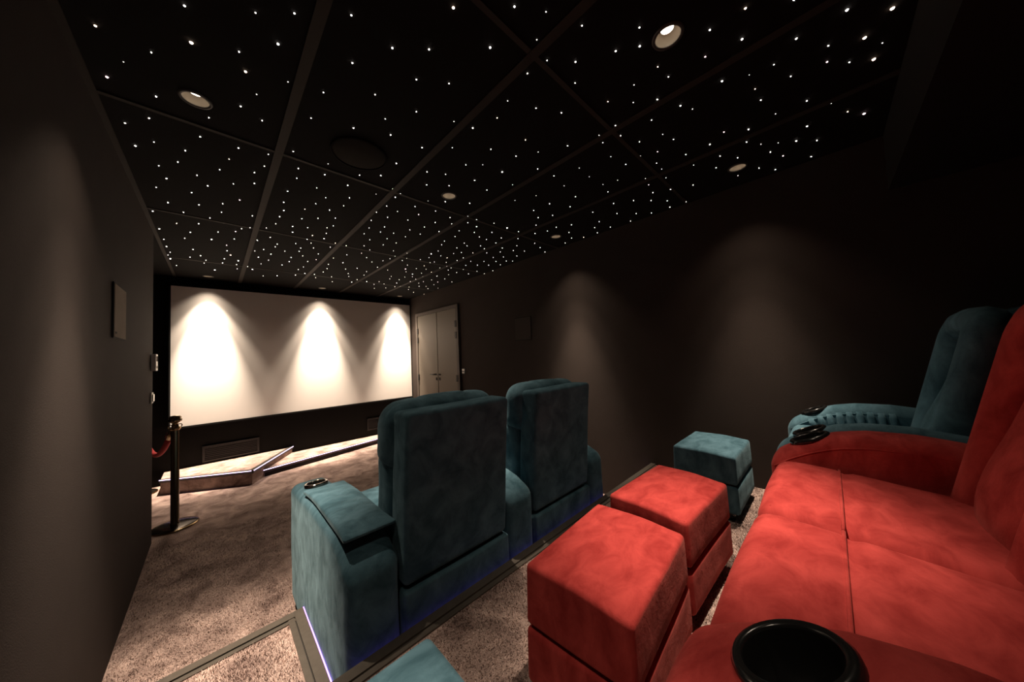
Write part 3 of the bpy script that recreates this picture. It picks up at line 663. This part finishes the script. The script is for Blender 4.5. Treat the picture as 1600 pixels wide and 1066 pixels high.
# ------------------------------------------------------------------ back row seats
ARM_PROF = [(0.205, 0.862), (0.18, 0.886), (0.14, 0.915), (0.09, 0.944), (0.05, 0.963), (0.0, 0.982), (-0.08, 0.996), (-0.20, 0.997), (-0.30, 0.985), (-0.62, 0.940)]
def arm_top(y):
    """Height of the armrest crest along its depth."""
    P = ARM_PROF
    if y >= P[0][0]: return P[0][1]
    for (ya, za), (yb, zb_) in zip(P, P[1:]):
        if y >= yb: return za + (zb_ - za) * (ya - y) / (ya - yb)
    return P[-1][1]
def back_seat(name, label, x0, x1, aws, mat, splits, cat, cups):
    root = empty(name, ((x0 + x1) / 2, -0.1, PLAT_Z)); tag(root, label, cat)
    iv = Matrix.Translation(root.location).inverted()
    def add(o, parent=None): o.parent = parent or root; o.matrix_parent_inverse = iv; return o
    zb = PLAT_Z + 0.04
    for k, (a, b) in enumerate(((x0, x0 + aws[0]), (x1 - aws[1], x1))):
        xc = (a + b) / 2; aw = b - a; hw = aw / 2
        def afn(x, y, z):
            t = (z - zb) / (0.985 - zb)
            crown = 0.016 * (1 - min(1.0, abs((x - xc) / hw)) ** 2)
            z = zb + (z - zb) * (arm_top(y) + crown * smooth01((t - .8) * 5) - 0.01 - zb) / (0.985 - zb)
            return x, y, z
        arm = add(rbox('arm', a, b, -0.60, 0.205, zb, 0.985, 0.038, mat, None, afn, (6, 18, 8), 0.001, k))
        cxp, cyp = cups[k]
        cr = min(0.067, aw / 2 - 0.006)
        cut_hole(arm, cxp, cyp, arm_top(cyp) + 0.002, cr * 0.80, 0.08, -0.42)
        cup = cup_holder(arm, cxp, cyp, arm_top(cyp) + 0.006, cr, tilt=-0.42); cup.matrix_parent_inverse = Matrix.Identity(4)
        # welt along the inner edge of the arm top
        xi = b - .004 if k == 0 else a + .004
        sgn = -1 if k == 0 else 1
        wl = tube('piping', [(xi, y, arm_top(y) - 0.040) for y in [0.19 - 0.025 * i for i in range(26)]], 0.0045, mat, None, 6)
        wl.parent = arm; wl.matrix_parent_inverse = Matrix.Identity(4)
        if mat == 'teal' and k == 1:                     # gathered pleats on the inner side
            for q in range(9):
                yy = 0.10 - q * 0.037
                pl = tube('pleat', [(a + .008, yy, arm_top(yy) - .030), (a + .003, yy - .004, arm_top(yy) - .055), (a + .003, yy - .014, 0.86), (a + .006, yy - .020, 0.76)], [0.013, 0.016, 0.016, 0.014], mat, None, 10)
                pl.parent = arm; pl.matrix_parent_inverse = Matrix.Identity(4)
    xs = [x0 + aws[0]] + splits + [x1 - aws[1]]
    add(rbox('front_panel', x0 + aws[0] - .01, x1 - aws[1] + .01, -0.55, 0.165, zb, 0.76, 0.03, mat, None, None, (10, 4, 4), 0.001, 4))
    for k in range(len(xs) - 1):
        a, b = xs[k], xs[k + 1]
        la, lb = (k == 0), (k == len(xs) - 2)
        def sfn(x, y, z):
            u = (x - a) / (b - a)
            if z > 0.80:
                z += 0.028 * smooth01((y + 0.30) / 0.45) - 0.014
                z += 0.010 * math.sin(PI * min(1, max(0, u)))
                z -= 0.010 * math.exp(-((y + 0.012) / 0.012) ** 2)
                if y > 0.12: z -= 0.6 * (y - 0.12) ** 1.5
            return x, y, z
        st = add(rbox('seat_cushion', a + .001, b - .001, -0.46, 0.185, 0.70, 0.862, 0.040, mat, None, sfn, (14, 26, 4), 0.0012, k + 20))
        q = [sfn(a + .004 + (b - a - .008) * i / 12, 0.004, 0.862) for i in range(13)]
        sm = tube('piping', [(p[0], p[1], p[2] - .0015) for p in q], 0.0040, mat, None, 6); sm.parent = st; sm.matrix_parent_inverse = Matrix.Identity(4)
        q = [sfn(a + .03 + (b - a - .06) * i / 12, 0.150, 0.858) for i in range(13)]
        sm = tube('piping', [(p[0], p[1], p[2] - .002) for p in q], 0.0036, mat, None, 6); sm.parent = st; sm.matrix_parent_inverse = Matrix.Identity(4)
        # backrest: leaning shell with a raised rounded border and a lumbar cushion in the hollow
        def lean(x, y, z): return x, y - 0.235 * (z - 0.75), z
        def shell(x, y, z):
            u = abs((x - (a + b) / 2) / ((b - a) / 2))
            if z > 1.2: z -= 0.035 * u ** 6
            return lean(x, y, z)
        bk = add(rbox('backrest', a + .004, b - .004, -0.52, -0.31, 0.62, 1.455, 0.07, mat, None, shell, (10, 3, 12), 0.002, k + 30))
        bor = []
        xa, xb = a + 0.055, b - 0.055
        yb_ = -0.268
        for t in range(12): bor.append((xa, yb_, 0.78 + 0.52 * t / 12))
        for t in range(17):
            an = PI - PI * t / 16; ca, sa = math.cos(an), math.sin(an)
            bor.append(((xa + xb) / 2 + (xb - xa) / 2 * math.copysign(abs(ca) ** 0.62, ca), yb_, 1.30 + 0.098 * abs(sa) ** 0.62))
        for t in range(12): bor.append((xb, yb_, 1.30 - 0.52 * (t + 1) / 12))
        bor = [lean(*p) for p in bor]
        bb = tube('border', bor, [0.062 * (1 + (0.05 * math.sin(i * 2.4) if p[2] < 0.98 else 0)) for i, p in enumerate(bor)], mat, None, 12, ry=0.062, up=(0, 1, 0.2)); bb.parent = bk; bb.matrix_parent_inverse = Matrix.Identity(4)
        def lum(x, y, z):
            u = (x - (a + b) / 2) / ((b - a) / 2 - .06)
            y += 0.05 * (1 - u * u) * math.exp(-((z - 0.93) / 0.16) ** 2)
            return lean(x, y, z)
        lc = rbox('lumbar_cushion', a + 0.09, b - 0.09, -0.36, -0.255, 0.79, 1.27, 0.05, mat, None, lum, (10, 3, 12), 0.002, k + 40)
        lc.parent = bk; lc.matrix_parent_inverse = Matrix.Identity(4)
    for sx in (x0 + .06, x1 - .06):
        for yy in (-0.52, 0.10): add(lathe('foot', [(0, 0), (0.022, 0), (0.026, 0.05), (0, 0.051)], 'blackp', None, 12, (sx, yy, PLAT_Z)))
    return root
back_seat('loveseat', 'red velvet two-seat cinema sofa with cup holders in the back row', 0.415, 1.845, (0.195, 0.165), 'red', [1.147], 'sofa', ((0.503, 0.055), (1.766, 0.082)))
back_seat('cinema_armchair', 'teal velvet cinema armchair of the back row between the red sofa and the right wall', 1.855, 2.585, (0.135, 0.135), 'teal', [], 'armchair', ((1.9225, 0.088), (2.5175, 0.088)))

# ------------------------------------------------------------------ carpet pile on the nearer floors
def pile(name, parent, zones, z, dens, hgt, wid, seed, label):
    rng = np.random.default_rng(seed); X = []; Y = []
    for (x0, x1, y0, y1, k) in zones:
        n = int((x1 - x0) * (y1 - y0) * dens * k); X.append(rng.uniform(x0, x1, n)); Y.append(rng.uniform(y0, y1, n))
    X = np.concatenate(X); Y = np.concatenate(Y); n = len(X)
    ang = rng.uniform(0, 2 * PI, n); ln = hgt * rng.uniform(0.6, 1.2, n); w2 = wid * rng.uniform(.7, 1.3, n)
    # pile leans in drifting directions, as brushed carpet does
    lean = 2.2 * np.sin(3.1 * X + 1.7 * Y) + 1.9 * np.cos(4.3 * Y - 1.1 * X) + rng.normal(0, 0.9, n)
    tl = ln * rng.uniform(0.3, 0.9, n)
    tx, ty = X + np.cos(lean) * tl, Y + np.sin(lean) * tl
    V = np.empty((n, 3, 3), dtype=np.float32)
    V[:, 0] = np.stack([X - np.cos(ang) * w2, Y - np.sin(ang) * w2, np.full(n, z - 0.002)], 1)
    V[:, 1] = np.stack([X + np.cos(ang) * w2, Y + np.sin(ang) * w2, np.full(n, z - 0.002)], 1)
    V[:, 2] = np.stack([tx, ty, z + ln * 0.75], 1)
    N = np.stack([np.cos(lean) * 0.55 + rng.normal(0, .18, n), np.sin(lean) * 0.55 + rng.normal(0, .18, n), np.full(n, 1.0)], 1)
    N /= np.linalg.norm(N, axis=1)[:, None]
    me = bpy.data.meshes.new(name); me.vertices.add(3 * n); me.vertices.foreach_set('co', V.reshape(-1))
    me.loops.add(3 * n); me.loops.foreach_set('vertex_index', np.arange(3 * n, dtype=np.int32))
    me.polygons.add(n); me.polygons.foreach_set('loop_start', np.arange(0, 3 * n, 3, dtype=np.int32))
    me.update(); me.validate()
    me.polygons.foreach_set('use_smooth', np.ones(n, dtype=bool))
    me.normals_split_custom_set_from_vertices(np.repeat(N, 3, axis=0).tolist())
    o = link(name, me, 'pile', parent); o['kind'] = 'stuff'; o['label'] = label
    return o
pile('carpet_pile', stp, [(XL + .003, STEP_X - 0.066, PLAT_Y + .003, STEP_Y - 0.066, 1.0)], STEP_Z - 0.006, 70000, 0.009, 0.0020, 3, 'fluffy mauve pile on the aisle step')
pile('carpet_pile', plat, [(0.15, XR - .003, 0.10, PLAT_Y - 0.066, 1.0)], PLAT_Z - 0.006, 55000, 0.008, 0.0020, 4, 'mauve pile around the footstools')
pile('carpet_pile', floor, [(XL + .003, 0.34, STEP_Y + .005, 2.5, 1.0), (XL + .003, 0.34, 2.5, 3.0, .5), (XL + .003, .6, 3.0, 3.6, .25)], 0.0, 50000, 0.008, 0.0020, 5, 'mottled mauve pile of the aisle floor')
